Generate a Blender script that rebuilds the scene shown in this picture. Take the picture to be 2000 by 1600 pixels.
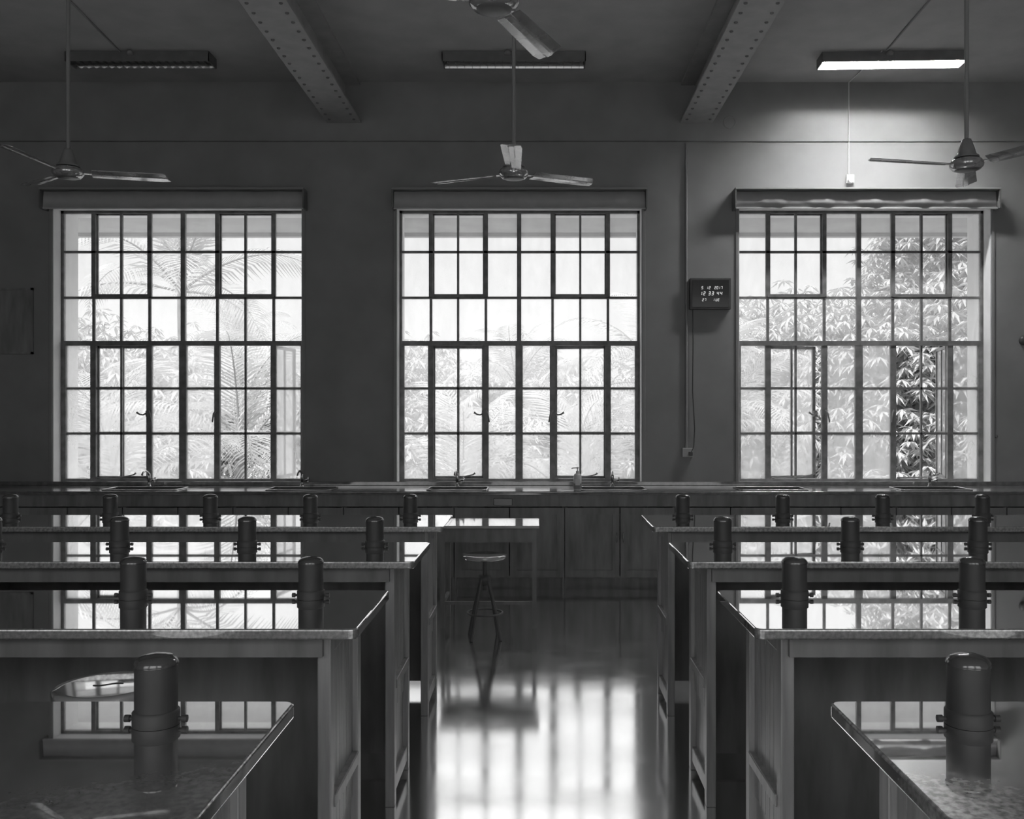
import bpy, bmesh, math, random
from mathutils import Vector, Matrix
PI = math.pi
random.seed(7)
SC = bpy.context.scene
COL = SC.collection
for o in list(bpy.data.objects): bpy.data.objects.remove(o)

# ------------------------------------------------------------ camera / exposure
F = 1850.0                      # focal length in px of the 2000 px frame
EYE = 1.5
cam = bpy.data.cameras.new('camera'); camo = bpy.data.objects.new('camera', cam); COL.objects.link(camo)
cam.sensor_fit = 'HORIZONTAL'; cam.sensor_width = 36.0; cam.lens = F/2000*36.0
cam.shift_x = -52/2000; cam.shift_y = 8/2000
cam.clip_start = 0.02; cam.clip_end = 500
camo.location = (0, 0, EYE); camo.rotation_euler = (PI/2, 0, 0)
SC.camera = camo
vs = SC.view_settings
vs.view_transform = 'Standard'; vs.look = 'None'; vs.gamma = 1.0; vs.exposure = 0.0; vs.use_curve_mapping = False

# ------------------------------------------------------------ world: bright overcast sky, brighter to the zenith
W = bpy.data.worlds.new('sky'); SC.world = W; W.use_nodes = True
nt = W.node_tree; nt.nodes.clear()
tc = nt.nodes.new('ShaderNodeTexCoord'); sp = nt.nodes.new('ShaderNodeSeparateXYZ')
rp = nt.nodes.new('ShaderNodeValToRGB'); bg = nt.nodes.new('ShaderNodeBackground'); wo = nt.nodes.new('ShaderNodeOutputWorld')
nt.links.new(tc.outputs['Generated'], sp.inputs[0])
nt.links.new(sp.outputs['Z'], rp.inputs[0]); nt.links.new(rp.outputs[0], bg.inputs[0]); nt.links.new(bg.outputs[0], wo.inputs[0])
SKY_STRENGTH = 3.6
bg.inputs[1].default_value = SKY_STRENGTH
e = rp.color_ramp.elements
e[0].position = 0.0; e[0].color = (.33, .33, .33, 1)
e[1].position = 1.0; e[1].color = (1.0, 1.0, 1.0, 1)
for p, v in ((.24, .34), (.55, .85)):
    k = e.new(p); k.color = (v, v, v, 1)

# sun high behind the building: lights the trees outside, never enters the front windows
sd = bpy.data.lights.new('sun', 'SUN'); sd.energy = 5.0; sd.angle = math.radians(3)
so = bpy.data.objects.new('sun', sd); COL.objects.link(so)
so.rotation_euler = Vector((.45, .75, -1.0)).to_track_quat('-Z', 'Y').to_euler()

# ------------------------------------------------------------ materials (all neutral: the photograph is monochrome)
def mat(name, v=.3, rough=.5, metal=0.0, ior=1.5, noise=0.0, nscale=6.0, bump=0.0, bscale=60.0, rn=0.0, rnscale=5.0,
        coat=0.0, coat_rough=.03, stretch=None, emit=0.0, aniso=0.0):
    m = bpy.data.materials.new(name); m.use_nodes = True
    t = m.node_tree; b = t.nodes['Principled BSDF']
    b.inputs['Base Color'].default_value = (v, v, v, 1)
    b.inputs['Roughness'].default_value = rough; b.inputs['Metallic'].default_value = metal
    b.inputs['IOR'].default_value = ior
    b.inputs['Coat Weight'].default_value = coat; b.inputs['Coat Roughness'].default_value = coat_rough
    tx = t.nodes.new('ShaderNodeTexCoord'); mp = t.nodes.new('ShaderNodeMapping')
    t.links.new(tx.outputs['Object'], mp.inputs[0])
    if stretch: mp.inputs['Scale'].default_value = stretch
    if noise or True:
        n = t.nodes.new('ShaderNodeTexNoise'); n.inputs['Scale'].default_value = nscale; n.inputs['Detail'].default_value = 6
        t.links.new(mp.outputs[0], n.inputs['Vector'])
        r = t.nodes.new('ShaderNodeMapRange')
        r.inputs['From Min'].default_value = .3; r.inputs['From Max'].default_value = .7
        r.inputs['To Min'].default_value = max(0, v*(1-noise)); r.inputs['To Max'].default_value = min(1, v*(1+noise))
        t.links.new(n.outputs['Fac'], r.inputs['Value']); t.links.new(r.outputs[0], b.inputs['Base Color'])
    if rn:
        n2 = t.nodes.new('ShaderNodeTexNoise'); n2.inputs['Scale'].default_value = rnscale; n2.inputs['Detail'].default_value = 8
        t.links.new(mp.outputs[0], n2.inputs['Vector'])
        r2 = t.nodes.new('ShaderNodeMapRange'); r2.inputs['From Min'].default_value = .35; r2.inputs['From Max'].default_value = .7
        r2.inputs['To Min'].default_value = max(0, rough-rn); r2.inputs['To Max'].default_value = rough+rn
        t.links.new(n2.outputs['Fac'], r2.inputs['Value']); t.links.new(r2.outputs[0], b.inputs['Roughness'])
    if bump:
        n3 = t.nodes.new('ShaderNodeTexNoise'); n3.inputs['Scale'].default_value = bscale; n3.inputs['Detail'].default_value = 4
        t.links.new(mp.outputs[0], n3.inputs['Vector'])
        bp = t.nodes.new('ShaderNodeBump'); bp.inputs['Strength'].default_value = bump; bp.inputs['Distance'].default_value = .002
        t.links.new(n3.outputs['Fac'], bp.inputs['Height']); t.links.new(bp.outputs[0], b.inputs['Normal'])
    if emit:
        b.inputs['Emission Color'].default_value = (1, 1, 1, 1); b.inputs['Emission Strength'].default_value = emit
    return m

def varnish(name, v, rough, noise=.3, nscale=6.0, stretch=None, rn=0.0, rnscale=5.0, haze=.12, haze_rough=.32,
            curve=((0, .08), (.55, .12), (.64, .35), (.69, .86), (.78, .96), (1, .98)), grain=0.0):
    """polished surface: diffuse body under a strongly angle-dependent gloss plus a weak hazy lobe from wear"""
    m = bpy.data.materials.new(name); m.use_nodes = True; t = m.node_tree; t.nodes.clear()
    N = t.nodes.new; K = t.links.new
    out = N('ShaderNodeOutputMaterial'); d = N('ShaderNodeBsdfDiffuse'); g = N('ShaderNodeBsdfGlossy'); h = N('ShaderNodeBsdfGlossy')
    tx = N('ShaderNodeTexCoord'); mp = N('ShaderNodeMapping'); K(tx.outputs['Object'], mp.inputs[0])
    if stretch: mp.inputs['Scale'].default_value = stretch
    n = N('ShaderNodeTexNoise'); n.inputs['Scale'].default_value = nscale; n.inputs['Detail'].default_value = 6; K(mp.outputs[0], n.inputs['Vector'])
    r = N('ShaderNodeMapRange'); r.inputs['From Min'].default_value = .3; r.inputs['From Max'].default_value = .7
    r.inputs['To Min'].default_value = v*(1-noise); r.inputs['To Max'].default_value = v*(1+noise)
    K(n.outputs['Fac'], r.inputs['Value']); K(r.outputs[0], d.inputs['Color'])
    g.inputs['Color'].default_value = (.96, .96, .96, 1); h.inputs['Color'].default_value = (.9, .9, .9, 1)
    g.inputs['Roughness'].default_value = rough; h.inputs['Roughness'].default_value = haze_rough
    if rn:
        n2 = N('ShaderNodeTexNoise'); n2.inputs['Scale'].default_value = rnscale; n2.inputs['Detail'].default_value = 8; K(mp.outputs[0], n2.inputs['Vector'])
        r2 = N('ShaderNodeMapRange'); r2.inputs['From Min'].default_value = .3; r2.inputs['From Max'].default_value = .7
        r2.inputs['To Min'].default_value = max(0, rough-rn); r2.inputs['To Max'].default_value = rough+rn
        K(n2.outputs['Fac'], r2.inputs['Value']); K(r2.outputs[0], g.inputs['Roughness'])
    lw = N('ShaderNodeLayerWeight'); lw.inputs['Blend'].default_value = .5
    cr = N('ShaderNodeValToRGB'); ee = cr.color_ramp.elements
    ee[0].position, ee[0].color = curve[0][0], (curve[0][1],)*3+(1,); ee[1].position, ee[1].color = curve[-1][0], (curve[-1][1],)*3+(1,)
    for p_, c_ in curve[1:-1]:
        q_ = ee.new(p_); q_.color = (c_, c_, c_, 1)
    K(lw.outputs['Facing'], cr.inputs[0])
    m1 = N('ShaderNodeMixShader'); m2 = N('ShaderNodeMixShader')
    m1.inputs[0].default_value = haze; K(d.outputs[0], m1.inputs[1]); K(h.outputs[0], m1.inputs[2])
    if grain:
        n3 = N('ShaderNodeTexNoise'); n3.inputs['Scale'].default_value = 90; n3.inputs['Detail'].default_value = 3; K(tx.outputs['Object'], n3.inputs['Vector'])
        r3 = N('ShaderNodeMapRange'); r3.inputs['From Min'].default_value = .35; r3.inputs['From Max'].default_value = .65
        r3.inputs['To Min'].default_value = haze*(1-grain); r3.inputs['To Max'].default_value = haze*(1+grain)
        K(n3.outputs['Fac'], r3.inputs['Value']); K(r3.outputs[0], m1.inputs[0])
    K(cr.outputs[0], m2.inputs[0]); K(m1.outputs[0], m2.inputs[1]); K(g.outputs[0], m2.inputs[2]); K(m2.outputs[0], out.inputs[0])
    return m

def glass_mat(name, dust, var=.25, tint=.93):
    """window glass with a film of dust: partly clear, partly scattering daylight through"""
    m = bpy.data.materials.new(name); m.use_nodes = True; t = m.node_tree; t.nodes.clear()
    out = t.nodes.new('ShaderNodeOutputMaterial'); mix = t.nodes.new('ShaderNodeMixShader'); mix2 = t.nodes.new('ShaderNodeMixShader')
    tr = t.nodes.new('ShaderNodeBsdfTransparent'); tl = t.nodes.new('ShaderNodeBsdfTranslucent'); gl = t.nodes.new('ShaderNodeBsdfGlossy')
    gl.inputs['Roughness'].default_value = .05; gl.inputs['Color'].default_value = (.8, .8, .8, 1)
    tl.inputs['Color'].default_value = (tint, tint, tint, 1); tr.inputs['Color'].default_value = (.98, .98, .98, 1)
    tx = t.nodes.new('ShaderNodeTexCoord'); mp = t.nodes.new('ShaderNodeMapping'); mp.inputs['Scale'].default_value = (3, 3, 1.2)
    n = t.nodes.new('ShaderNodeTexNoise'); n.inputs['Scale'].default_value = 3.0; n.inputs['Detail'].default_value = 8
    r = t.nodes.new('ShaderNodeMapRange'); r.inputs['From Min'].default_value = .3; r.inputs['From Max'].default_value = .7
    r.inputs['To Min'].default_value = dust*(1-var); r.inputs['To Max'].default_value = dust*(1+var)
    t.links.new(tx.outputs['Object'], mp.inputs[0]); t.links.new(mp.outputs[0], n.inputs['Vector'])
    t.links.new(n.outputs['Fac'], r.inputs['Value']); t.links.new(r.outputs[0], mix.inputs[0])
    t.links.new(tr.outputs[0], mix.inputs[1]); t.links.new(tl.outputs[0], mix.inputs[2])
    mix2.inputs[0].default_value = .03
    t.links.new(mix.outputs[0], mix2.inputs[1]); t.links.new(gl.outputs[0], mix2.inputs[2])
    t.links.new(mix2.outputs[0], out.inputs[0])
    return m

def leaf_mat(name, v, tl=.35):
    m = bpy.data.materials.new(name); m.use_nodes = True; t = m.node_tree; t.nodes.clear()
    out = t.nodes.new('ShaderNodeOutputMaterial'); mix = t.nodes.new('ShaderNodeMixShader'); mix.inputs[0].default_value = tl
    d = t.nodes.new('ShaderNodeBsdfDiffuse'); s = t.nodes.new('ShaderNodeBsdfTranslucent')
    tx = t.nodes.new('ShaderNodeTexCoord'); n = t.nodes.new('ShaderNodeTexNoise'); n.inputs['Scale'].default_value = 2.5
    r = t.nodes.new('ShaderNodeMapRange'); r.inputs['To Min'].default_value = v*.6; r.inputs['To Max'].default_value = min(1, v*1.4)
    t.links.new(tx.outputs['Object'], n.inputs['Vector']); t.links.new(n.outputs['Fac'], r.inputs['Value'])
    t.links.new(r.outputs[0], d.inputs['Color']); t.links.new(r.outputs[0], s.inputs['Color'])
    t.links.new(d.outputs[0], mix.inputs[1]); t.links.new(s.outputs[0], mix.inputs[2]); t.links.new(mix.outputs[0], out.inputs[0])
    return m

M = {}
M['wall'] = mat('wall_paint', .27, .8, noise=.10, nscale=3, bump=.2, bscale=40)
M['ceiling'] = mat('ceiling_plaster', .42, .9, noise=.08, nscale=4, bump=.5, bscale=120)
M['floor'] = varnish('polished_terrazzo', .20, .115, noise=.35, nscale=9, rn=.03, rnscale=3.2, haze=.15, haze_rough=.4, curve=((0, .2), (.4, .6), (.55, .85), (.75, .92), (1, .95)))
M['reveal'] = mat('white_plaster', .90, .7, noise=.04, nscale=8)
M['metal_frame'] = mat('painted_window_steel', .20, .45, noise=.3, nscale=14)
M['benchtop'] = varnish('varnished_benchtop', .22, .018, noise=.4, nscale=3, stretch=(1, 8, 8), haze=.38, haze_rough=.32, grain=.6)
M['edge'] = M['benchtop']
M['wood'] = mat('teak_veneer', .24, .6, noise=.25, nscale=5, stretch=(3, 3, .6))
M['panel'] = mat('teak_boards', .34, .35, ior=1.7, noise=.3, nscale=5, stretch=(6, 6, .5))
M['beam'] = mat('painted_girder', .40, .6, noise=.10, nscale=8)
M['rivet'] = mat('rivet_paint', .16, .5)
M['black'] = mat('black_plastic', .07, .5, noise=.2)
M['cap'] = mat('polished_cap', .07, .16, ior=2.2)
M['chrome'] = mat('dull_chrome', .55, .22, metal=1.0)
M['brass'] = mat('tarnished_metal', .22, .3, metal=.8)
M['seat'] = varnish('pale_varnished_plywood', .5, .06, noise=.15, nscale=4, stretch=(1, 9, 1), haze=.2, curve=((0, .1), (.55, .5), (.7, .85), (1, .97)))
M['deskt'] = varnish('pale_laminate', .4, .06, curve=((0, .1), (.6, .5), (.8, .9), (1, .97)))
M['fanrod'] = mat('fan_rod_paint', .25, .5)
M['fan'] = mat('fan_enamel', .26, .12, ior=5.0, noise=.25, nscale=10)
M['fandark'] = mat('fan_motor_dark', .12, .4)
M['white'] = mat('white_enamel', .7, .4)
M['tube_off'] = mat('unlit_tube', .35, .2)
M['tube_on'] = mat('lit_tube', .9, .4, emit=350)
M['louver'] = mat('louvre_aluminium', .5, .22, metal=1.0)
M['fabric'] = mat('blind_fabric', .42, .85, noise=.06, nscale=10)
M['pelmet'] = mat('pelmet_board', .16, .5, noise=.2)
M['pelmet_top'] = mat('paler_board', .3, .8)  # blind top board, paler than its brackets and roller
M['stone'] = mat('counter_stone', .14, .12, ior=2.6, noise=.3, nscale=20, rn=.04)
M['sink'] = mat('sink_ceramic_dark', .06, .3)
M['rim'] = mat('sink_rim', .5, .2, metal=.7)
M['plastic'] = mat('plastic_grey', .40, .5)
M['led'] = mat('led_digit', .1, .5, emit=.55)
M['bottle'] = mat('translucent_bottle', .65, .35)
M['soap'] = mat('liquid_in_bottle', .25, .3)
M['glass_low'] = glass_mat('dusty_glass', .29, .14)
M['glass_up'] = glass_mat('lightly_dusty_glass', .20, .15)
M['leaf'] = leaf_mat('palm_leaf', .5)
M['leaf2'] = leaf_mat('mango_leaf', .5, .3)
M['trunk'] = mat('bark', .25, .9, noise=.4)
M['ground'] = mat('ground_outside', .35, .95, noise=.3, nscale=.5)
M['outer'] = mat('outer_concrete', .55, .85, noise=.12, nscale=3)

# ------------------------------------------------------------ mesh builder
class MB:
    def __init__(s): s.v = []; s.f = []; s.sm = []
    def add(s, vs, fs, smooth=False):
        n = len(s.v); s.v += [tuple(v) for v in vs]
        for f in fs: s.f.append(tuple(i+n for i in f)); s.sm.append(smooth)
    def box(s, x0, x1, y0, y1, z0, z1):
        x0, x1 = sorted((x0, x1)); y0, y1 = sorted((y0, y1)); z0, z1 = sorted((z0, z1))
        vs = [(x, y, z) for z in (z0, z1) for y in (y0, y1) for x in (x0, x1)]
        s.add(vs, [(0, 2, 3, 1), (4, 5, 7, 6), (0, 1, 5, 4), (2, 6, 7, 3), (0, 4, 6, 2), (1, 3, 7, 5)]); return s
    def cbox(s, c, d): return s.box(c[0]-d[0]/2, c[0]+d[0]/2, c[1]-d[1]/2, c[1]+d[1]/2, c[2]-d[2]/2, c[2]+d[2]/2)
    def xf(s, mtx, start=0):
        for i in range(start, len(s.v)): s.v[i] = tuple(mtx @ Vector(s.v[i]))
        return s
    def tube(s, pts, r, n=10, cap=True):
        pts = [Vector(p) for p in pts]; rs = r if isinstance(r, (list, tuple)) else [r]*len(pts)
        rings = []; up0 = None
        for i, p in enumerate(pts):
            d = (pts[min(i+1, len(pts)-1)]-pts[max(i-1, 0)]).normalized()
            if up0 is None:
                a = Vector((0, 0, 1)) if abs(d.z) < .9 else Vector((1, 0, 0))
                u = d.cross(a).normalized()
            else: u = (up0 - d*up0.dot(d)).normalized()
            up0 = u; w = d.cross(u)
            rings.append([p+(u*math.cos(2*PI*k/n)+w*math.sin(2*PI*k/n))*rs[i] for k in range(n)])
        vs = [q for rg in rings for q in rg]; fs = []
        for i in range(len(pts)-1):
            for k in range(n): fs.append((i*n+k, i*n+(k+1) % n, (i+1)*n+(k+1) % n, (i+1)*n+k))
        s.add(vs, fs, True)
        if cap:
            s.add(rings[0], [tuple(range(n))[::-1]]); s.add(rings[-1], [tuple(range(n))])
        return s
    def lathe(s, prof, n=32, c=(0, 0, 0), smooth=True):
        vs = []; fs = []
        for r, z in prof: vs += [(c[0]+r*math.cos(2*PI*k/n), c[1]+r*math.sin(2*PI*k/n), c[2]+z) for k in range(n)]
        for i in range(len(prof)-1):
            for k in range(n): fs.append((i*n+k, i*n+(k+1) % n, (i+1)*n+(k+1) % n, (i+1)*n+k))
        s.add(vs, fs, smooth); m = len(prof)
        if prof[0][0] > 1e-5: s.add(vs[:n], [tuple(range(n))[::-1]])
        if prof[-1][0] > 1e-5: s.add(vs[(m-1)*n:], [tuple(range(n))])
        return s
    def prism(s, poly, z0, z1):
        n = len(poly); vs = [(x, y, z0) for x, y in poly]+[(x, y, z1) for x, y in poly]
        s.add(vs, [tuple(range(n))[::-1], tuple(range(n, 2*n))]+[(i, (i+1) % n, n+(i+1) % n, n+i) for i in range(n)]); return s
    def build(s, name, m, parent=None, loc=(0, 0, 0), bevel=0.0, rot=(0, 0, 0), segs=2):
        me = bpy.data.meshes.new(name); me.from_pydata(s.v, [], s.f)
        me.polygons.foreach_set('use_smooth', s.sm); me.materials.append(m); me.update()
        if bevel:
            bm = bmesh.new(); bm.from_mesh(me); bmesh.ops.remove_doubles(bm, verts=bm.verts, dist=1e-6)
            bmesh.ops.bevel(bm, geom=[q for q in bm.edges if q.is_manifold and q.calc_face_angle(0) > .6], offset=bevel, segments=segs, affect='EDGES', profile=.5)
            bm.to_mesh(me); bm.free()
        o = bpy.data.objects.new(name, me); COL.objects.link(o); o.location = loc; o.rotation_euler = rot
        if parent: o.parent = parent
        return o

def tag(o, label, cat, group=None, kind=None):
    o['label'] = label; o['category'] = cat
    if group: o['group'] = group
    if kind: o['kind'] = kind
    return o
def thing(name, label, cat, loc=(0, 0, 0), rz=0, group=None):
    o = bpy.data.objects.new(name, None); COL.objects.link(o); o.location = loc; o.rotation_euler = (0, 0, rz)
    o.empty_display_size = .1
    return tag(o, label, cat, group)
def struct(name, mb, m, parent=None, **k):
    o = mb.build(name, m, parent, **k)
    if not parent: o['kind'] = 'structure'
    return o
def copy_tree(o, parent=None):
    c = o.copy(); COL.objects.link(c); c.parent = parent
    for ch in list(o.children): copy_tree(ch, c)
    return c
def relabel(c, label, loc=None, rz=None):
    c['label'] = label
    if loc is not None: c.location = loc
    if rz is not None: c.rotation_euler = (0, 0, rz)
    return c

# ------------------------------------------------------------ room shell
WY, GY, OY = 8.77, 8.94, 9.25        # wall face, glass plane, outer wall face
XL, XR, YB = -6.2, 5.8, -3.2
ZC = 4.57
WIN = [(-4.50, -2.19), (-1.315, .957), (1.853, 4.19)]
ZB, ZT = .842, 3.415
SIDE = .25
struct('floor', MB().box(XL-SIDE, XR+SIDE, YB-SIDE, OY, -.2, 0), M['floor'])
struct('ceiling', MB().box(XL-SIDE, XR+SIDE, YB-SIDE, OY, ZC, ZC+.25), M['ceiling'])
struct('wall_left', MB().box(XL-SIDE, XL, YB-SIDE, OY, 0, ZC), M['wall'])
struct('wall_right', MB().box(XR, XR+SIDE, YB-SIDE, OY, 0, ZC), M['wall'])
def wall_with_openings(y0, y1, wins, zb, zt):
    m = MB(); xs = [XL]+[v for w in wins for v in w]+[XR]
    m.box(XL, XR, y0, y1, 0, zb); m.box(XL, XR, y0, y1, zt, ZC)
    for i in range(0, len(xs), 2): m.box(xs[i], xs[i+1], y0, y1, zb, zt)
    return m
struct('wall_front', wall_with_openings(WY, OY-.002, WIN, ZB, ZT), M['wall'])
FILL_OPENINGS = [(-5.2, -2.3), (-1.6, 1.2), (1.9, 4.8)]  # unseen openings added behind the camera to let in fill daylight
struct('wall_back', wall_with_openings(YB-.25, YB, FILL_OPENINGS, 1.0, 4.15), M['wall'])
# plastered reveals (white paint) lining each opening, inside and outside of the frame
for i, (a, b) in enumerate(WIN):
    m = MB(); t = .006
    for y0, y1 in ((WY+.004, GY-.03), (GY+.03, OY-.006)):
        m.box(a, a+t, y0, y1, ZB, ZT); m.box(b-t, b, y0, y1, ZB, ZT); m.box(a, b, y0, y1, ZT-t, ZT); m.box(a, b, y0, y1, ZB, ZB+t)
    struct('trim_%d' % (i+1), m, M['reveal'])
# narrow moulding round each opening on the room side
for i, (a, b) in enumerate(WIN):
    m = MB(); w = .03; y0, y1 = WY-.012, WY
    m.box(a-w, a, y0, y1, ZB, ZT); m.box(b, b+w, y0, y1, ZB, ZT)
    struct('trim_%d' % (i+4), m, M['wall'], bevel=.004)

# outside: sunshade slab over the windows and the ground far below
cj = MB().box(XL-.3, XR+.3, OY, 10.16, 3.425, 3.53); cj.box(XL-.3, XR+.3, 10.08, 10.16, 3.385, 3.425)
struct('trim_7', cj, M['outer'])
struct('ground', MB().box(-60, 60, OY+.2, 120, -5.2, -5.0), M['ground'])

# ------------------------------------------------------------ windows
ZH = [.842, 1.312, 1.737, 2.162, 2.592, 3.024, 3.415]       # horizontal bar centres
XF = [0, .299, .555, .817, 1.130, 1.445, 1.706, 1.967, 2.27]
def handle_mb(s, dz=0):
    m = MB()
    m.cbox((0, -.012, 0), (.035, .02, .055)); m.tube([(0, -.02, 0), (0, -.045, .005)], .009, 8)
    m.tube([(0, -.045, .005), (s*.03, -.05, -.012), (s*.06, -.05, -.008), (s*.09, -.05, .012)], [.008, .007, .007, .010], 8)
    return m
def sash_lower(w, h, hinge_right):
    """outward casement leaf, origin at hinge bottom; leaf extends to -x if hinged right else +x"""
    s = -1 if hinge_right else 1
    f = MB(); t = .028
    X = lambda u: s*u
    f.box(X(0), X(t), -.014, .014, 0, h); f.box(X(w-t), X(w), -.014, .014, 0, h)
    f.box(X(0), X(w), -.014, .014, 0, t); f.box(X(0), X(w), -.014, .014, h-t, h)
    f.box(X(w/2-.008), X(w/2+.008), -.010, .010, 0, h)
    for z in (ZH[1]-ZH[0]-.03, ZH[2]-ZH[0]-.03): f.box(X(0), X(w), -.010, .010, z-.008, z+.008)
    g = MB().box(X(t*.6), X(w-t*.6), -.002, .002, t*.6, h-t*.6)
    return f, g
# opening angle (deg outward) of [left casement, right casement] per window
OPEN = [(0, 97), (2, 9), (17, 103)]
for wi, (a, b) in enumerate(WIN):
    sc = (b-a)/2.27
    X = [a+x*sc for x in XF]
    root = bpy.data.objects.new('window_%d' % (wi+1), None); COL.objects.link(root); root['kind'] = 'structure'
    root.location = ((a+b)/2, GY, ZB); root.empty_display_size = .1
    ox, oz = -(a+b)/2, -ZB
    def B(m, x0, x1, z0, z1, d0=-.016, d1=.016): m.box(x0+ox, x1+ox, d0, d1, z0+oz, z1+oz)
    fr = MB()
    B(fr, a, a+.028, ZB, ZT, -.02, .02); B(fr, b-.028, b, ZB, ZT, -.02, .02)
    B(fr, a, b, ZB, ZB+.045, -.025, .025); B(fr, a, b, ZT-.03, ZT, -.02, .02)
    B(fr, a, b, ZH[3]-.022, ZH[3]+.022, -.03, .025)                     # transom
    B(fr, X[4]-.02, X[4]+.02, ZH[3], ZT, -.025, .02)                    # mullion
    B(fr, X[4]-.034, X[4]+.034, ZB, ZH[3], -.028, .02)
    B(fr, a+.0, a+.05, ZB, ZH[3]+.02, -.028, .02); B(fr, b-.05, b, ZB, ZH[3]+.02, -.028, .02)
    for z in (ZH[5], ZH[4]): B(fr, a, b, z-.011, z+.011)
    for i in (1, 3, 5, 7):
        B(fr, X[i]-.012, X[i]+.012, ZH[3], ZH[4], -.012, .012)
        B(fr, X[i]-.019, X[i]+.019, ZH[4], ZT)
        B(fr, X[i]-.026, X[i]+.026, ZB, ZH[3], -.022, .016)
    for i in (2, 6): B(fr, X[i]-.010, X[i]+.010, ZH[3], ZT)
    for z in (ZH[1], ZH[2]): B(fr, a, b, z-.011, z+.011, -.012, .012)
    for i in (2, 6): B(fr, X[i]-.009, X[i]+.009, ZB, ZH[3], -.012, .012)
    fr.build('window_frame', M['metal_frame'], root)
    for (i0, i1) in ((1, 3), (5, 7)):                                   # top-hung vents in the upper lights
        v = MB()
        B(v, X[i0]-.004, X[i0]+.030, ZH[4]+.005, ZT-.02, .016, .036); B(v, X[i1]-.030, X[i1]+.004, ZH[4]+.005, ZT-.02, .016, .036)
        B(v, X[i0]-.004, X[i1]+.004, ZH[4]+.005, ZH[4]+.034, -.022, .036); B(v, X[i0], X[i1], ZT-.04, ZT-.015, .016, .036)
        vent = v.build('vent_sash', M['metal_frame'], root)
        vg = MB(); B(vg, X[i0]+.02, X[i1]-.02, ZH[4]+.025, ZT-.03, .020, .024); vg.build('vent_glass', M['glass_up'], vent)
    gu = MB()
    for (i0, i1, z0, z1) in ((0, 1, ZH[3], ZT), (1, 3, ZH[3], ZH[4]), (3, 4, ZH[3], ZT), (4, 5, ZH[3], ZT), (5, 7, ZH[3], ZH[4]), (7, 8, ZH[3], ZT)):
        B(gu, X[i0]+.004, X[i1]-.004, z0+.004, z1-.004, -.002, .002)
    gu.build('upper_glass', M['glass_up'], root)
    gl = MB()
    for (i0, i1) in ((0, 1), (3, 4), (4, 5), (7, 8)): B(gl, X[i0]+.004, X[i1]-.004, ZB+.02, ZH[3]-.004, -.002, .002)
    gl.build('lower_glass', M['glass_low'], root)
    for j, (i0, i1, right) in enumerate(((1, 3, False), (5, 7, True))):
        ang = math.radians(OPEN[wi][j]); w = X[i1]-X[i0]-.02; h = ZH[3]-ZB-.055
        f, g = sash_lower(w, h, right)
        hx = (X[i1]-.008 if right else X[i0]+.008)+ox
        s = f.build('casement', M['metal_frame'], root, loc=(hx, .036, .038), rot=(0, 0, -ang if right else ang))
        g.build('casement_glass', M['glass_low'], s)
        sg = -1 if right else 1
        if OPEN[wi][j] < 60:
            hm = handle_mb(-sg); hm.build('handle', M['metal_frame'], s, loc=(sg*(w-.012), -.014, h*.49))
            km = MB().tube([(0, -.015, .03), (sg*.02, -.035, .0), (sg*.035, -.04, -.08)], [.010, .008, .007], 8)
            km.build('latch', M['metal_frame'], root, loc=(X[i1 if not right else i0]+ox, -.02, .038+h*.49))
        else:
            km = MB().tube([(0, -.015, .03), (-.02, -.035, .0), (-.03, -.04, -.08)], [.010, .008, .007], 8)
            km.build('latch', M['metal_frame'], root, loc=(X[i0]+ox, -.02, .038+h*.49))
        st = MB(); xs = X[i0]+ox; 
        st.tube([(xs+.03, -.035, .055), (xs+.30, -.05, .062), (xs+.40, -.06, .085), (xs+.42, -.06, .10)], [.007, .006, .006, .010], 8)
        st.tube([(xs+.05, 0, .05), (xs+.05, -.04, .055)], .008, 8)
        if not (wi == 0 and right): st.build('window_stay', M['metal_frame'], root)

# ------------------------------------------------------------ roller blind boxes above the windows
def blind(x0, x1, label):
    t = thing('roller_blind', label, 'blind', ((x0+x1)/2, WY, 3.375), 0, 'roller blinds above the windows')
    w = (x1-x0)/2
    MB().box(-w, w, -.155, -.002, .168, .185).build('top_board', M['pelmet_top'], t, bevel=.003)
    for s in (-1, 1): MB().box(s*w, s*(w-.012), -.150, -.002, 0, .168).build('end_bracket', M['pelmet'], t)
    MB().tube([(-w+.015, -.045, .115), (w-.015, -.045, .115)], .033, 20).build('roller', M['pelmet'], t)
    n = 60; m = MB(); pts = []
    for i in range(n+1):
        x = -w+.016+(2*w-.032)*i/n; pts.append((x, -.108+.006*math.sin(i*.55)+.003*math.sin(i*1.7)))
    vs = []; fs = []
    for (x, y) in pts: vs += [(x, y-.002, .012), (x, y+.012, .160), (x, y+.004, .012), (x, y+.018, .160)]
    for i in range(n):
        k = 4*i; fs += [(k, k+4, k+5, k+1), (k+2, k+3, k+7, k+6), (k, k+2, k+6, k+4), (k+1, k+5, k+7, k+3)]
    m.add(vs, fs, True); m.build('fabric', M['fabric'], t)
    MB().box(-w+.014, w-.014, -.112, -.088, 0, .012).build('bottom_bar', M['fabric'], t)
    return t
blind(1.79, 4.21, 'pale roller blind rolled up above the right window, lit by the lamp')
blind(-4.55, -2.14, 'shaded roller blind rolled up above the left window')
blind(-1.34, .99, 'shaded roller blind rolled up above the middle window')

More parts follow.
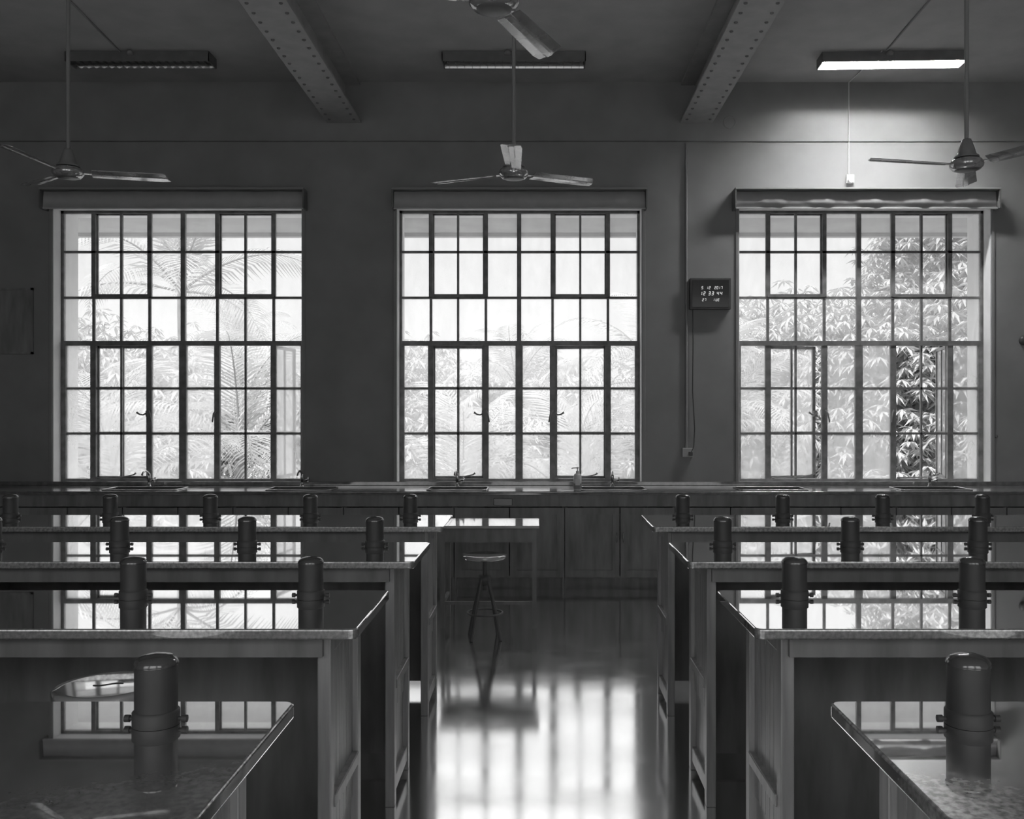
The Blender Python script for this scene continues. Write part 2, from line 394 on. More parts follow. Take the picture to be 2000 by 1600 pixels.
# ------------------------------------------------------------ riveted girders
def girder(xc, w, label):
    zb = 4.19; t = thing('ceiling_girder', label, 'beam', (xc, WY, zb), 0)
    L = YB+.01-WY
    MB().box(-w/2, w/2, L, -.002, 0, .022).build('bottom_flange', M['beam'], t, bevel=.003)
    MB().box(-.012, .012, L, -.002, .022, ZC-zb-.002).build('web', M['beam'], t)
    MB().box(-w/2+.01, w/2-.01, L, -.002, ZC-zb-.03, ZC-zb-.002).build('top_flange', M['beam'], t)
    a = MB()
    for s in (-1, 1):
        a.box(s*.012, s*.10, L, -.002, .022, .034); a.box(s*.012, s*.024, L, -.002, .034, .13)
    a.build('angle_plates', M['beam'], t)
    r = MB(); y = -.12
    while y > L+.1:
        for s in (-1, 1):
            r.lathe([(.0, -.011), (.008, -.0095), (.013, -.005), (.0145, .001)], 8, (s*(w/2-.045), y, 0))
        y -= .153
    ro = r.build('rivets', M['rivet'], t); ro['kind'] = 'stuff'
    r = MB(); y = -.2
    while y > L+.1:
        for s in (-1, 1): r.tube([(s*.024, y, .09), (s*.034, y, .09)], [.014, .008], 8)
        y -= .153
    ro = r.build('web_rivets', M['rivet'], t); ro['kind'] = 'stuff'
girder(-1.80, .315, 'grey riveted steel girder on the left, under the ceiling')
girder(1.46, .30, 'grey riveted steel girder on the right, between lamp and middle')

# ------------------------------------------------------------ fluorescent fittings
def fitting(xc, rz, lit, label):
    t = thing('ceiling_light', label, 'lamp', (xc, 8.11, ZC), rz, None)
    L, w, h = .61, .095, .085
    m = MB(); m.box(-L, L, -w, w, -.012, -.001)
    for s in (-1, 1):
        m.box(-L, L, s*w, s*(w-.006), -h, -.012); m.box(s*L, s*(L-.008), -w, w, -h, -.012)
    m.build('housing', M['pelmet'], t)
    rf = MB()
    for s in (-1, 1):
        vs = []
        for x in (-L+.01, L-.01):
            vs += [(x, s*.088, -h+.004), (x, s*.075, -.035), (x, s*.02, -.016), (x, s*.086, -.013)]
        rf.add(vs, [(0, 1, 5, 4), (1, 2, 6, 5)])
    rf.build('reflector', M['white'] if lit else M['louver'], t)
    for s in (-1, 1):
        MB().tube([(-.58, s*.035, -.040), (.58, s*.035, -.040)], .013, 12).build('tube', M['tube_on'] if lit else M['tube_off'], t)
    lv = MB(); n = 18
    for i in range(n):
        x = -.56+1.12*i/(n-1); lv.box(x-.001, x+.001, -.086, .086, -h+.002, -h+.024)
    lv.box(-.6, .6, -.0012, .0012, -h+.002, -h+.024)
    lv.build('louvre', M['louver'], t)
    MB().lathe([(.028, -.001), (.03, .012), (.018, .03), (0, .034)][::-1], 14).build('conduit_box', M['wall'], t, loc=(-.05, -w-.02, -.036))
    return t
fitting(3.02, math.radians(-2.2), True, 'lit fluorescent ceiling light above the right window')
fitting(-.21, 0, False, 'unlit fluorescent ceiling light above the middle window')
fitting(-3.40, 0, False, 'unlit fluorescent ceiling light above the left window')

# ------------------------------------------------------------ ceiling fans
def fan_proto():
    t = thing('ceiling_fan', '', 'fan', (0, 0, 0), 0, 'ceiling fans')
    H = ZC-3.04
    MB().tube([(0, 0, .10), (0, 0, H-.001)], .0125, 12).build('down_rod', M['fanrod'], t)
    MB().lathe([(0, H-.1), (.03, H-.095), (.06, H-.03), (.062, H-.002)], 20).build('ceiling_cup', M['fan'], t)
    MB().lathe([(.016, .16), (.026, .155), (.045, .10), (.055, .065), (.070, .055), (.072, .045)][::-1], 24).build('canopy', M['fanrod'], t)
    MB().lathe([(.045, -.030), (.078, -.022), (.094, -.004), (.096, .012), (.085, .032), (.068, .040)], 32).build('motor', M['fan'], t)
    MB().lathe([(0, -.034), (.04, -.0325), (.066, -.027), (.068, -.022)], 32).build('motor_plate', M['fandark'], t)
    for k in range(3):
        a = 2*PI*k/3
        m = MB()
        # arm
        m.box(.085, .17, -.016, .016, .006, .010)
        # blade: tapered, pitched, with a raised rib
        n = 14; vs = []; fs = []
        for i in range(n+1):
            u = i/n; x = .14+.46*u; hw = .050+.016*u
            if i == n: hw *= .86
            tw = math.radians(-13+4*u); z0 = .010+.012*u
            for (yy, dz) in ((-hw, 0), (-hw*.35, .004), (-hw*.2, .009), (hw*.2, .009), (hw*.35, .004), (hw, 0)):
                vs.append((x+(.018*yy/hw if i == n else 0), yy*math.cos(tw), z0+yy*math.sin(tw)-dz-.002))
            for (yy, dz) in ((-hw, 0), (hw, 0)):
                vs.append((x+(.018*yy/hw if i == n else 0), yy*math.cos(tw), z0+yy*math.sin(tw)+.002))
        for i in range(n):
            k0 = 8*i; k1 = k0+8
            for j in range(5): fs.append((k0+j, k1+j, k1+j+1, k0+j+1))
            fs += [(k0+6, k0+7, k1+7, k1+6), (k0, k0+6, k1+6, k1), (k0+5, k1+5, k1+7, k0+7)]
        fs += [(0, 1, 2, 3, 4, 5, 7, 6), tuple(8*n+q for q in (6, 7, 5, 4, 3, 2, 1, 0))]
        m.add(vs, fs)
        m.build('blade', M['fan'], t, rot=(0, 0, a))
    return t
fan = fan_proto()
relabel(fan, 'ceiling fan with spread blades in front of the middle window', (-.16, 6.1, 3.04), math.radians(-90))
relabel(copy_tree(fan), 'ceiling fan on white rod at the right beside the lit lamp', (2.53, 5.6, 2.965), math.radians(66))
relabel(copy_tree(fan), 'dark ceiling fan at the far left before the left window', (-3.03, 6.1, 3.045), math.radians(20))
relabel(copy_tree(fan), 'nearest ceiling fan, its motor cut by the top of the picture', (-.167, 3.55, 3.04), math.radians(69))

# ------------------------------------------------------------ wall fittings and conduits
def P(x, y, d):                      # helper for real coordinates at distance d
    k = F/d; return ((x-1052)/k, EYE-(y-808)/k)
# thin horizontal cable over the windows, at picture-rail height
tag(MB().tube([(XL, WY-.006, 4.02), (XR, WY-.006, 4.02)], .005, 6).build('wall_cable', M['pelmet']), 'thin dark cable running level along the wall above the windows', 'cable')
tag(MB().tube([(2.90, 8.0, ZC-.006), (2.87, WY-.006, ZC-.006), (2.87, WY-.006, 3.72)], .005, 6).build('lamp_cable', M['white']), 'thin pale cable dropping from the lit lamp to the round switch', 'cable')
t = thing('pull_switch', 'small round white outlet on the wall above the right blind', 'switch', (2.88, WY, 3.635))
MB().cbox((0, -.012, .035), (.07, .022, .08)).build('mounting_block', M['white'], t, bevel=.004)
MB().tube([(0, -.022, .02), (0, -.05, .018)], [.03, .024], 16).build('round_cover', M['white'], t)
# conduit down to the socket
c0 = P(1340, 285, WY); c1 = P(1340, 884, WY)
tag(MB().tube([(c0[0], WY-.014, 4.0), (c0[0], WY-.014, c1[1]+.04)], .0115, 10).build('wall_conduit', M['wall']), 'vertical conduit on the wall between middle and right windows', 'pipe')
t = thing('wall_socket', 'small wall socket below the digital clock', 'socket', (c1[0], WY, c1[1]-.04))
MB().cbox((.01, -.02, .04), (.10, .038, .085)).build('socket_box', M['plastic'], t, bevel=.005)
MB().cbox((.035, -.048, .03), (.035, .03, .035)).build('plug', M['black'], t, bevel=.004)
# digital clock
k0 = P(1348, 604, 8.7); k1 = P(1428, 543, 8.7)
cw, ch = k1[0]-k0[0], k1[1]-k0[1]
t = thing('digital_clock', 'black digital calendar clock with pale numbers on the wall', 'clock', ((k0[0]+k1[0])/2, WY, k0[1]))
MB().box(-cw/2, cw/2, -.065, -.001, 0, ch).build('case', M['black'], t, bevel=.004)
MB().box(-cw/2+.02, cw/2-.02, -.068, -.064, .02, ch-.02).build('screen', mat('clock_screen', .02, .15), t)
SEG = {'0': 'abcdef', '1': 'bc', '2': 'abged', '3': 'abgcd', '4': 'fgbc', '5': 'afgcd', '7': 'abc', '9': 'abcfgd', 'T': 'bc', 'U': 'fedcb', 'E': 'afged'}
def digit(m, ch_, x, z, h):
    w = h*.50; q = h*.10
    sl = lambda px, pz: (x+px+pz*.16, z+pz)
    def bar(x0, z0, x1, z1):
        dx, dz = x1-x0, z1-z0; l = math.hypot(dx, dz); nx, nz = -dz/l*q, dx/l*q
        c = [sl(x0+nx, z0+nz), sl(x1+nx, z1+nz), sl(x1-nx, z1-nz), sl(x0-nx, z0-nz)]
        vs = [(p[0], -.0705, p[1]) for p in c]+[(p[0], -.068, p[1]) for p in c]
        m.add(vs, [(0, 1, 2, 3), (7, 6, 5, 4), (0, 4, 5, 1), (1, 5, 6, 2), (2, 6, 7, 3), (3, 7, 4, 0)])
    S = {'a': (0, h, w, h), 'b': (w, h*.94, w, h*.56), 'c': (w, h*.44, w, h*.06), 'd': (0, 0, w, 0), 'e': (0, h*.06, 0, h*.44), 'f': (0, h*.56, 0, h*.94), 'g': (0, h/2, w, h/2)}
    for s in SEG[ch_]: bar(*S[s])
def px2l(px, py): return ((px-1388)/213.0, (604-py)/213.0)
def row(items, py, hpx):
    for ch_, px in items:
        lx, lz = px2l(px, py); dg = MB(); digit(dg, ch_, lx, lz, hpx/213.0); dg.build('digit', M['led'], t)
row([('5', 1370), ('1', 1379.5), ('2', 1384.5), ('2', 1395.3), ('0', 1399.5), ('1', 1403), ('7', 1408)], 564.5, 5)
row([('1', 1367), ('2', 1373.5), ('3', 1383.8), ('3', 1390), ('4', 1400), ('4', 1406.5)], 576.3, 6.4)
row([('2', 1371.5), ('7', 1376), ('T', 1392), ('U', 1397.8), ('E', 1402)], 588, 4.8)
pw = [(k0[0]+.03, WY-.03, k0[1]), (k0[0]+.035, WY-.02, k0[1]-.3), (k0[0]+.03, WY-.02, k0[1]-.75), (k0[0]+.05, WY-.02, k0[1]-1.1), (k0[0]+.04, WY-.03, c1[1]+.06), (c1[0]+.04, WY-.045, c1[1]+.0)]
tag(MB().tube(pw, .0045, 6).build('clock_cable', M['black']), 'thin dark cable hanging from the digital clock to the socket', 'cable')
# round plate on the wall beside the right girder
q = P(1425, 239, WY)
tag(MB().lathe([(.046, 0.0), (.048, .008), (.058, .008), (.062, .0)], 28).lathe([(.0465, .0002), (.0465, .003)], 28).build('round_wall_plate', M['wall'], loc=(q[0], WY, q[1]), rot=(PI/2, 0, 0)), 'round wall plate beside the right girder end', 'plate')
# shallow dark frame on the wall at far left
a0 = P(41, 692, WY); a1 = P(66, 563, WY)
t = thing('notice_frame', 'narrow dark framed board on the wall left of the left window', 'board', ((a0[0]+a1[0])/2-.12, WY, a0[1]))
hw = .18; hh = a1[1]-a0[1]
m = MB(); m.box(-hw, hw, -.02, -.001, 0, .02); m.box(-hw, hw, -.02, -.001, hh-.02, hh); m.box(-hw, -hw+.02, -.02, -.001, 0, hh); m.box(hw-.02, hw, -.02, -.001, 0, hh)
m.build('frame', M['wood'], t); MB().box(-hw+.02, hw-.02, -.010, -.001, .02, hh-.02).build('backing', M['wood'], t)
q = P(1999, 665, WY)
tag(MB().lathe([(.045, 0), (.045, .02), (.03, .035), (0, .04)], 20).build('light_switch', M['black'], loc=(q[0], WY, q[1]), rot=(PI/2, 0, 0)), 'small dark round fitting on the wall at the right edge', 'switch')
q = P(1944, 855, WY)
tag(MB().tube([(0, 0, 0), (0, -.03, 0), (0, -.04, .02)], [.006, .006, .008], 8).build('wall_hook', M['brass'], loc=(q[0], WY, q[1])), 'tiny metal hook on the wall right of the right window', 'hook')
# conduits on the ceiling
for (p0, p1, d, lab) in (((1733, 97), (1830, -16), 0, 'dark conduit crossing the ceiling to the lit lamp'), ((240, 107), (120, -15), 0, 'dark conduit crossing the ceiling to the left unlit lamp')):
    pts = []
    for (x, y) in (p0, p1):
        k = (808-y)/(ZC-.008-EYE); pts.append(((x-1052)/k, F/k, ZC-.008))
    tag(MB().tube(pts, .008, 8).build('ceiling_conduit', M['wall']), lab, 'pipe')

# ------------------------------------------------------------ back counter with sinks and cabinets
CT = .837; CF = 8.07
SINKX = [(-3.775, -3.14), (-2.36, -1.80), (-.965, -.455), (.375, .935), (1.745, 2.33), (3.14, 3.75)]
t = thing('wall_counter', 'long dark counter with sinks running under the windows', 'counter', (0, CF, 0))
m = MB(); sy0, sy1 = .10, .43
xs = [XL+.001]
for a, b in SINKX: xs += [a, b]
xs.append(XR-.001)
m.box(xs[0], xs[-1], 0, sy0, CT-.03, CT); m.box(xs[0], xs[-1], sy1, WY-CF-.001, CT-.03, CT)
for i in range(0, len(xs), 2): m.box(xs[i], xs[i+1], sy0, sy1, CT-.03, CT)
m.build('worktop', M['stone'], t)
MB().tube([(xs[0], .004, CT-.008), (xs[-1], .004, CT-.008)], .0085, 12).build('worktop_nosing', M['stone'], t)
MB().box(xs[0], xs[-1], .03, .05, .705, CT-.03).build('front_rail', M['wood'], t)
MB().box(xs[0], xs[-1], WY-CF-.03, WY-CF-.001, CT, CT+.035).build('upstand', M['stone'], t, bevel=.003)
MB().box(-.385, -.225, .012, .030, .715, .775).build('highlight_plate', M['brass'], t, bevel=.004)  # added plate standing in for a faint reflected highlight on the rail
for i, (a, b) in enumerate(SINKX):
    w, d = (b-a)/2-.002, (sy1-sy0)/2-.002
    bs = MB(); bs.box(-w, w, -d, d, 0, .01)
    bs.box(-w, -w+.01, -d, d, .01, .19); bs.box(w-.01, w, -d, d, .01, .19); bs.box(-w, w, -d, -d+.01, .01, .19); bs.box(-w, w, d-.01, d, .01, .19)
    s = bs.build('sink', M['sink'], t, loc=((a+b)/2, (sy0+sy1)/2, CT-.20))
    rm = MB(); pts = []
    rr = .04; W2, D2 = w+.006, d+.006
    for cx, cy, a0 in ((W2-rr, D2-rr, 0), (-W2+rr, D2-rr, 90), (-W2+rr, -D2+rr, 180), (W2-rr, -D2+rr, 270)):
        for k in range(5):
            an = math.radians(a0+k*22.5); pts.append((cx+rr*math.cos(an), cy+rr*math.sin(an), .204))
    pts.append(pts[0]); rm.tube(pts, .0055, 8); rm.build('rim', M['rim'], s)
def tap_proto():
    t = thing('lab_tap', '', 'tap', (0, 0, 0), 0, 'taps behind the sinks')
    MB().lathe([(.022, 0), (.024, .008), (.014, .016), (.012, .05), (.016, .06), (.014, .10), (.010, .125), (0, .13)], 16).build('pillar', M['chrome'], t)
    MB().tube([(0, 0, .115), (-.004, -.03, .14), (-.008, -.07, .15), (-.010, -.11, .135), (-.010, -.125, .115)], [.010, .009, .009, .009, .010], 10).build('spout', M['chrome'], t)
    h = MB().tube([(.008, 0, .05), (.055, -.01, .065)], [.008, .010], 10); h.tube([(.050, -.03, .062), (.062, .02, .072)], .007, 8); h.tube([(.055, -.008, .045), (.057, -.004, .09)], .007, 8)
    h.build('cross_handle', M['chrome'], t)
    return t
tp = tap_proto()
TAPS = [(291, 'tap at the sink under the left half of the left window'), (590, 'tap beside the right edge of the left window'), (893, 'tap at the sink under the left half of the middle window'),
        (1196, 'tap at the sink right of the pump bottle'), (1816, 'tap at the sink under the right half of the right window')]
for i, (px, lab) in enumerate(TAPS):
    o = tp if i == 0 else copy_tree(tp)
    relabel(o, lab, ((px-1052)/(F/8.55), 8.55, CT))
# soap pump bottle
t = thing('pump_bottle', 'pale pump bottle with dark liquid standing beside a sink', 'bottle', ((1128-1052)/226., 8.19, CT))
m = MB().lathe([(.030, 0), (.034, .006), (.034, .125), (.028, .14), (.012, .148)], 24); m.build('body', M['bottle'], t)
MB().lathe([(.0346, .012), (.0348, .016), (.0348, .058), (.0346, .06)], 24).build('liquid_band', M['soap'], t)
m = MB().box(-.020, .020, -.0362, -.030, .045, .10); m.build('sticker', M['white'], t)
MB().lathe([(.014, .148), (.014, .165), (.005, .17), (.005, .19), (.012, .192), (.010, .20)], 16).tube([(0, 0, .194), (-.045, 0, .192), (-.05, 0, .184)], .005, 8).build('pump', M['bottle'], t)

def cabinet_proto(w):
    t = thing('base_cabinet', '', 'cabinet', (0, 0, 0), 0, 'cabinets under the counter')
    m = MB(); m.box(-w/2, -w/2+.02, .05, .62, 0, .70); m.box(w/2-.02, w/2, .05, .62, 0, .70); m.box(-w/2, w/2, .05, .62, .09, .11); m.box(-w/2, w/2, .60, .62, 0, .70)
    m.box(-w/2, w/2, .09, .10, 0, .09)
    m.build('body', M['wood'], t)
    for s in (-1, 1):
        d = MB(); x0, x1 = (s*.004, s*(w/2-.004)); a, b = min(x0, x1), max(x0, x1)
        d.box(a, b, .036, .049, .10, .695); d.box(a, a+.06, .028, .037, .10, .695); d.box(b-.06, b, .028, .037, .10, .695)
        d.box(a+.06, b-.06, .028, .037, .10, .16); d.box(a+.06, b-.06, .028, .037, .635, .695)
        dd = d.build('door', M['wood'], t)
        MB().tube([(s*.028, .028, .40), (s*.028, .010, .41), (s*.028, .010, .47), (s*.028, .028, .48)], .005, 8).build('handle', M['chrome'], dd)
    return t
cb = cabinet_proto(.943)
for i in range(12):
    xc = .223+.945*(i-6)+.4725
    if xc-.48 < XL or xc+.48 > XR: continue
    o = cb if i == 0 else copy_tree(cb)
    o.location = (xc, CF, 0)
    o['label'] = 'dark two-door cabinet under the wall counter'
# the first copy may have been skipped: keep the prototype on the grid
if cb['label'] == '': relabel(cb, 'dark two-door cabinet under the wall counter', (.223+.945*(-6)+.4725+.0, CF, 0))

# ------------------------------------------------------------ lab benches
BT = EYE-.552; DEP = .54
BACK = [1.820, 2.964, 4.069, 5.158]
def rounded(x0, x1, y0, y1, r, n=6):
    pts = []
    for cx, cy, a0 in ((x1-r, y1-r, 0), (x0+r, y1-r, 90), (x0+r, y0+r, 180), (x1-r, y0+r, 270)):
        for k in range(n+1):
            an = math.radians(a0+90*k/n); pts.append((cx+r*math.cos(an), cy+r*math.sin(an)))
    return pts
def bench(side, label, back):
    """side=-1 left (aisle end at its right), +1 right (aisle end at its left). Local x measured outward from aisle end."""
    L = 3.55; t = thing('lab_bench', label, 'bench', ((-.465 if side < 0 else .556), back-DEP, 0), 0, None)
    s = side
    xa, xb = (0, s*L); x0, x1 = min(xa, xb), max(xa, xb)
    MB().prism(rounded(x0, x1, 0, DEP, .022), BT-.028, BT).build('worktop', M['benchtop'], t, bevel=.005, segs=3)
    i0 = .10
    # apron under the top
    m = MB(); m.box(s*i0, s*(L-.05), .05, .068, BT-.085, BT-.028); m.box(s*i0, s*(L-.05), DEP-.07, DEP-.052, BT-.085, BT-.028)
    m.build('apron', M['wood'], t)
    # modesty panel at the far side
    MB().box(s*(i0+.02), s*(L-.08), DEP-.055, DEP-.035, .06, BT-.03).build('back_panel', M['wood'], t)
    for e, xx in enumerate((i0, L-.10)):
        px0 = s*xx
        # vertical boards with V-grooves, framed
        p = MB(); y0, y1 = .09, DEP-.05
        n = 7; bw = (y1-y0-.07)/n
        out = -s if e == 0 else s          # outward direction
        th = .016
        for k in range(n):
            ya = y0+.035+bw*k
            p.box(px0, px0-out*th, ya+.0022, ya+bw-.0022, .34, BT-.06)
            p.box(px0-out*.004, px0-out*th, ya-.0022, ya+.0022, .34, BT-.06)
        p.box(px0-out*.006, px0-out*th, y0, y1, .05, .34)
        p.build('end_panel', M['panel'], t)
        f = MB(); o0, o1 = px0+out*.016, px0-out*.02
        f.box(o0, o1, y0-.012, y0+.035, 0, BT-.028); f.box(o0, o1, y1-.035, y1+.012, 0, BT-.028)
        f.box(px0+out*.012, o1, y0+.035, y1-.035, BT-.09, BT-.028)
        f.box(px0+out*.020, o1, y0+.035, y1-.035, .44, .475)
        f.box(px0+out*.012, o1, y0+.035, y1-.035, .04, .10)
        f.build('end_frame', M['panel'], t, bevel=.003)
    # middle support
    MB().box(s*(L/2-.0), s*(L/2+.03), .12, DEP-.06, 0, BT-.03).build('middle_support', M['wood'], t)
    return t
ORD = ['nearest', 'second nearest', 'third nearest', 'farthest']
for r in range(4):
    bench(-1, 'glossy dark lab bench left of the aisle, %s row' % ORD[r], BACK[r])
    bench(1, 'glossy dark lab bench right of the aisle, %s row' % ORD[r], BACK[r])

# ------------------------------------------------------------ service posts on the benches
def post_proto():
    t = thing('service_post', '', 'post', (0, 0, 0), 0, 'service posts on the lab benches')
    r = .0365
    MB().lathe([(r, .003), (r, .104), (r-.001, .106)], 36).build('body', M['black'], t)
    MB().lathe([(r+.0015, .1055), (r+.0018, .109), (r-.001, .115), (r*.8, .1205), (r*.45, .1245), (0, .126)], 36).build('cap', M['cap'], t)
    MB().lathe([(r+.004, .0005), (r+.004, .024), (r+.0005, .027)], 36).build('collar', M['black'], t)
    for s in (-1, 1):
        k = MB().tube([(s*(r+.002), 0, .010), (s*(r+.010), 0, .010)], .004, 10)
        k.tube([(s*(r+.010), 0, .010), (s*(r+.019), 0, .010)], .0065, 10); k.build('tap_knob', M['black'], t)
    return t
pp = post_proto(); first = True
CNT = {-1: (1, 2, 4, 5), 1: (1, 2, 3, 4)}
NTH = ['first', 'second', 'third', 'fourth', 'fifth']
for side in (-1, 1):
    for r in range(4):
        for k in range(CNT[side][r]):
            o = pp if first else copy_tree(pp); first = False
            x = (-.680 if side < 0 else .764)+side*.53*k
            lab = 'black domed post, %s from the aisle on the %s %s bench' % (NTH[k], ORD[r], 'left' if side < 0 else 'right')
            relabel(o, lab, (x, BACK[r]-.136, BT))

# ------------------------------------------------------------ stools
def stool(h, r, loc, rz, tilt, label):
    t = thing('round_stool', label, 'stool', loc, rz, 'round stools')
    R = Matrix.Translation((0, 0, h-.05)) @ Matrix.Rotation(math.radians(tilt[0]), 4, 'X') @ Matrix.Rotation(math.radians(tilt[1]), 4, 'Y')
    sm = MB().lathe([(0, .022), (r-.01, .022), (r-.002, .026), (r, .034), (r, .044), (r-.004, .049), (r-.02, .05), (0, .05)], 48); sm.xf(R)
    seat = sm.build('seat', M['seat'], t)
    sl = MB(); n = 16; pts = []
    for i in range(n+1):
        u = -1+2*i/n; pts.append((u*.032, .006*math.sin(u*PI*.9)+.0, .0505))
    vs = []; fs = []
    for i, p in enumerate(pts):
        w = .0045*(1 if 0 < i < n else .5); vs += [(p[0], p[1]-w, .0490), (p[0], p[1]+w, .0490), (p[0], p[1]-w, .0508), (p[0], p[1]+w, .0508)]
    for i in range(n):
        k = 4*i; fs += [(k+2, k+6, k+7, k+3), (k, k+4, k+6, k+2), (k+1, k+3, k+7, k+5)]
    sl.add(vs, fs); sl.xf(R); sl.build('hand_slot', M['black'], seat)
    MB().tube([(0, 0, h-.035), (0, 0, h-.24)], .014, 12).build('spindle', M['fandark'], t)
    MB().lathe([(0, h-.20), (.04, h-.20), (.04, h-.14), (0, h-.14)][::-1], 20).build('hub', M['fandark'], t)
    for k in range(4):
        a = PI/4+k*PI/2; c, s_ = math.cos(a), math.sin(a)
        MB().tube([(c*.03, s_*.03, h-.16), (c*.09, s_*.09, (h-.16)*.5), (c*.135, s_*.135, .001)], [.011, .011, .012], 10).build('leg', M['fandark'], t)
    ring = [(.118*math.cos(2*PI*k/24), .118*math.sin(2*PI*k/24), .17) for k in range(25)]
    MB().tube(ring, .007, 8).build('foot_ring', M['fandark'], t)
    return t
stool(.56, .150, (-.36, 6.33, 0), math.radians(8), (0, 0), 'round stool in the aisle in front of the small desk')
stool(.885, .118, ((212-1052)/860., 2.15, 0), math.radians(12), (0, 0), 'round pale stool behind the nearest left bench')
stool(.885, .118, (1.24, 2.15, 0), math.radians(60), (0, 0), 'round stool behind the nearest right bench, cut by the picture edge')
stool(.90, .145, (1.76, 4.34, 0), 0, (0, 0), 'round stool whose seat just shows behind the third right bench')

# ------------------------------------------------------------ small desk at the end of the aisle
t = thing('small_desk', 'small pale-topped desk behind the farthest left bench', 'desk', (-.35, 6.58, 0))
MB().box(-.355, .355, 0, .49, .70, .72).build('desktop', M['deskt'], t, bevel=.003)
m = MB(); m.box(-.305, .305, .036, .05, .60, .70); m.box(-.305, .305, .44, .454, .60, .70); m.box(-.329, -.315, .06, .43, .60, .70); m.box(.315, .329, .06, .43, .60, .70)
m.build('apron', M['wood'], t)
for sx in (-1, 1):
    for y in (.03, .43):
        MB().box(sx*.335, sx*.305, y, y+.03, 0, .70).build('leg', M['wood'], t)
m = MB(); m.box(-.305, .305, .035, .055, .165, .185); m.box(-.33, -.31, .06, .43, .16, .185); m.box(.31, .33, .06, .43, .16, .185)
m.build('stretcher', M['wood'], t)

# ------------------------------------------------------------ trees outside
def frond_mesh():
    m = MB(); n = 46; L = 2.6; pts = []
    for i in range(n+1):
        u = i/n; ang = math.radians(38-105*u*u*.9-15*u)
        if i == 0: p = Vector((0, 0, 0))
        else: p = pts[-1]+Vector((math.cos(ang), 0, math.sin(ang)))*(L/n)
        pts.append(p)
    m.tube([pts[i] for i in range(0, n+1, 2)], [.022*(1-.85*i/n) for i in range(0, n+1, 2)], 5)
    rnd = random.Random(3)
    for i in range(5, n+1):
        u = i/n; ln = .62*math.sin(PI*min(1, (u*.9+.12)))**.7+.06
        d = (pts[min(i+1, n)]-pts[i-1]).normalized()
        for s in (-1, 1):
            j = rnd.uniform(-.08, .08)
            dirv = (Vector((0, s, 0))*.80+d*.62+Vector((0, 0, -.12+j))).normalized()
            mid = pts[i]+dirv*ln*.5; tip = pts[i]+dirv*ln*.92+Vector((0, 0, -.22*ln))
            wv = d*.017
            m.add([pts[i]-wv*.5, pts[i]+wv*.5, mid+wv, mid-wv, tip], [(0, 1, 2, 3), (3, 2, 4)])
    return m
fm = frond_mesh()
FR = fm.build('frond', M['leaf'])
FRD = FR.data
bpy.data.objects.remove(FR)
def palm(loc, sc, label, seed, tw=1.0, n=14, gz=-5.0):
    rnd = random.Random(seed); t = thing('palm_tree', label, 'tree', (loc[0], loc[1], gz), 0, 'palm trees outside the windows')
    h = loc[2]-gz
    MB().tube([(0, 0, 0), (.04, .05, h*.5), (0, 0, h)], [.16*tw, .11*tw, .09*tw], 12).build('trunk', M['trunk'], t)
    for k in range(n):
        o = bpy.data.objects.new('frond', FRD); COL.objects.link(o); o.parent = t; o.location = (0, 0, h)
        a = 2*PI*k*.381966+rnd.uniform(-.2, .2); pit = math.radians(-62+95*(k/(n-1))+rnd.uniform(-8, 8))
        o.rotation_euler = (rnd.uniform(-.3, .3), pit, a); o.scale = (sc, sc, sc)
    return t
def at(px, py, d):
    x, z = P(px, py, d); return (x, d, z)
palm(at(353, 570, 14.5), 1.0, 'large palm seen through the left half of the left window', 1, tw=.6)
palm(at(470, 900, 13.2), 1.0, 'near palm crown low in the open casement of the left window', 2)
palm(at(215, 960, 12.6), .9, 'near palm at the bottom left of the left window', 3)
palm(at(468, 700, 24), .85, 'small distant palm in the left window', 4)
palm(at(1010, 760, 21), .8, 'small distant palm at the centre of the middle window', 5)
palm(at(900, 1010, 12.8), .95, 'palm whose fronds show at the bottom of the middle window', 6)
palm(at(1290, 760, 15), .9, 'palm half hidden past the right edge of the middle window', 7)
palm(at(1130, 1010, 13.5), .95, 'palm below the pump bottle in the middle window', 8)
palm(at(1405, 830, 13.2), .75, 'palm past the left edge of the right window', 9)

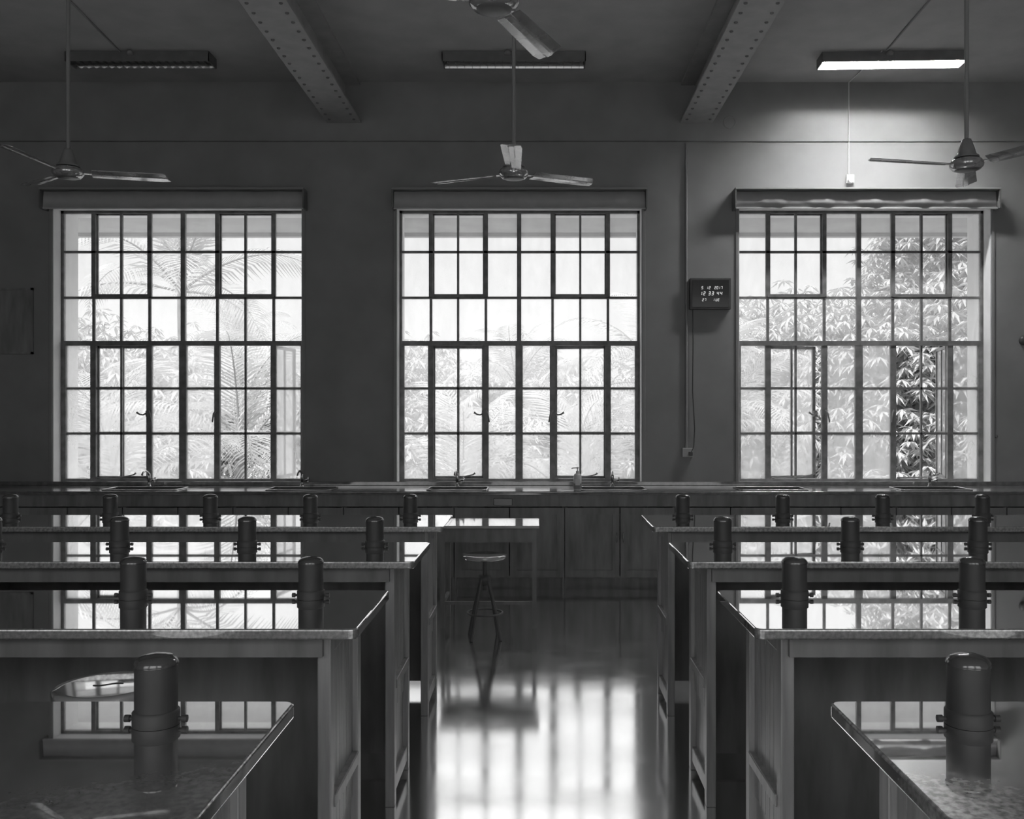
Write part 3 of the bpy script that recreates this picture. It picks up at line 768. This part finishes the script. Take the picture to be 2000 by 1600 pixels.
def leafy(loc, rad, n, leaf, seed, label, gz=-5.0, name='leafy_tree', flat=1.0):
    rnd = random.Random(seed); t = thing(name, label, 'tree', (loc[0], loc[1], gz), 0, 'leafy trees outside the windows')
    h = loc[2]-gz; m = MB()
    br = MB().tube([(0, 0, 0), (.1, 0, h*.5), (0, 0, h)], [.3, .22, .10], 10)
    for k in range(10):
        a = rnd.uniform(0, 2*PI); e_ = rnd.uniform(-.2, 1.0); d = Vector((math.cos(a)*math.cos(e_), math.sin(a)*math.cos(e_), math.sin(e_)))
        st = Vector((0, 0, h-rad*.4)); br.tube([st, st+d*rad*.45, st+d*rad*.8+Vector((0, 0, .1*rad))], [.07, .04, .015], 6)
    br.build('trunk', M['trunk'], t)
    # clusters of lance leaves drooping around twig ends
    for c in range(n):
        a = rnd.uniform(0, 2*PI); zz = rnd.uniform(-.9, 1); rr = rad*rnd.uniform(.62, 1.0)*(1+.12*math.sin(3*a)+.1*math.sin(5*zz+a))
        q = math.sqrt(1-zz*zz); cpt = Vector((math.cos(a)*q*rr, math.sin(a)*q*rr*flat, h+zz*rr*.85))
        nl = rnd.randint(7, 10); ph = rnd.uniform(0, 6)
        for k in range(nl):
            b = ph+2*PI*k/nl+rnd.uniform(-.2, .2); ln = leaf*rnd.uniform(.75, 1.2)
            d = Vector((math.cos(b), math.sin(b), rnd.uniform(-.9, .15))).normalized()
            sd_ = d.cross(Vector((0, 0, 1))).normalized()*ln*.13
            mid = cpt+d*ln*.5; tip = cpt+d*ln+Vector((0, 0, -.25*ln))
            m.add([cpt, mid+sd_, tip, mid-sd_], [(0, 1, 2), (0, 2, 3)])
    m.build('foliage', M['leaf2'], t)
    return t
leafy(at(1830, 800, 14.5), 2.3, 3400, .20, 1, 'leafy mango tree outside the open casement of the right window')
leafy(at(1920, 480, 15.5), 1.8, 1800, .20, 5, 'high leafy crown at the upper right of the right window')
leafy(at(1610, 850, 17.5), 2.9, 3400, .22, 2, 'leafy tree outside the middle of the right window')
leafy(at(1450, 770, 21), 2.4, 2200, .24, 3, 'leafy tree outside the left part of the right window')
bgx = [(120, 850, 'left end of the left window'), (420, 930, 'right half of the left window'), (850, 930, 'left edge of the middle window'), (1090, 955, 'centre of the middle window'), (1320, 960, 'wall beside the middle window'), (1700, 860, 'right window')]
for i, (px, py, w_) in enumerate(bgx):
    leafy(at(px, py, 34), 5.6, 3000, .42, 20+i, 'distant broad tree beyond the '+w_)
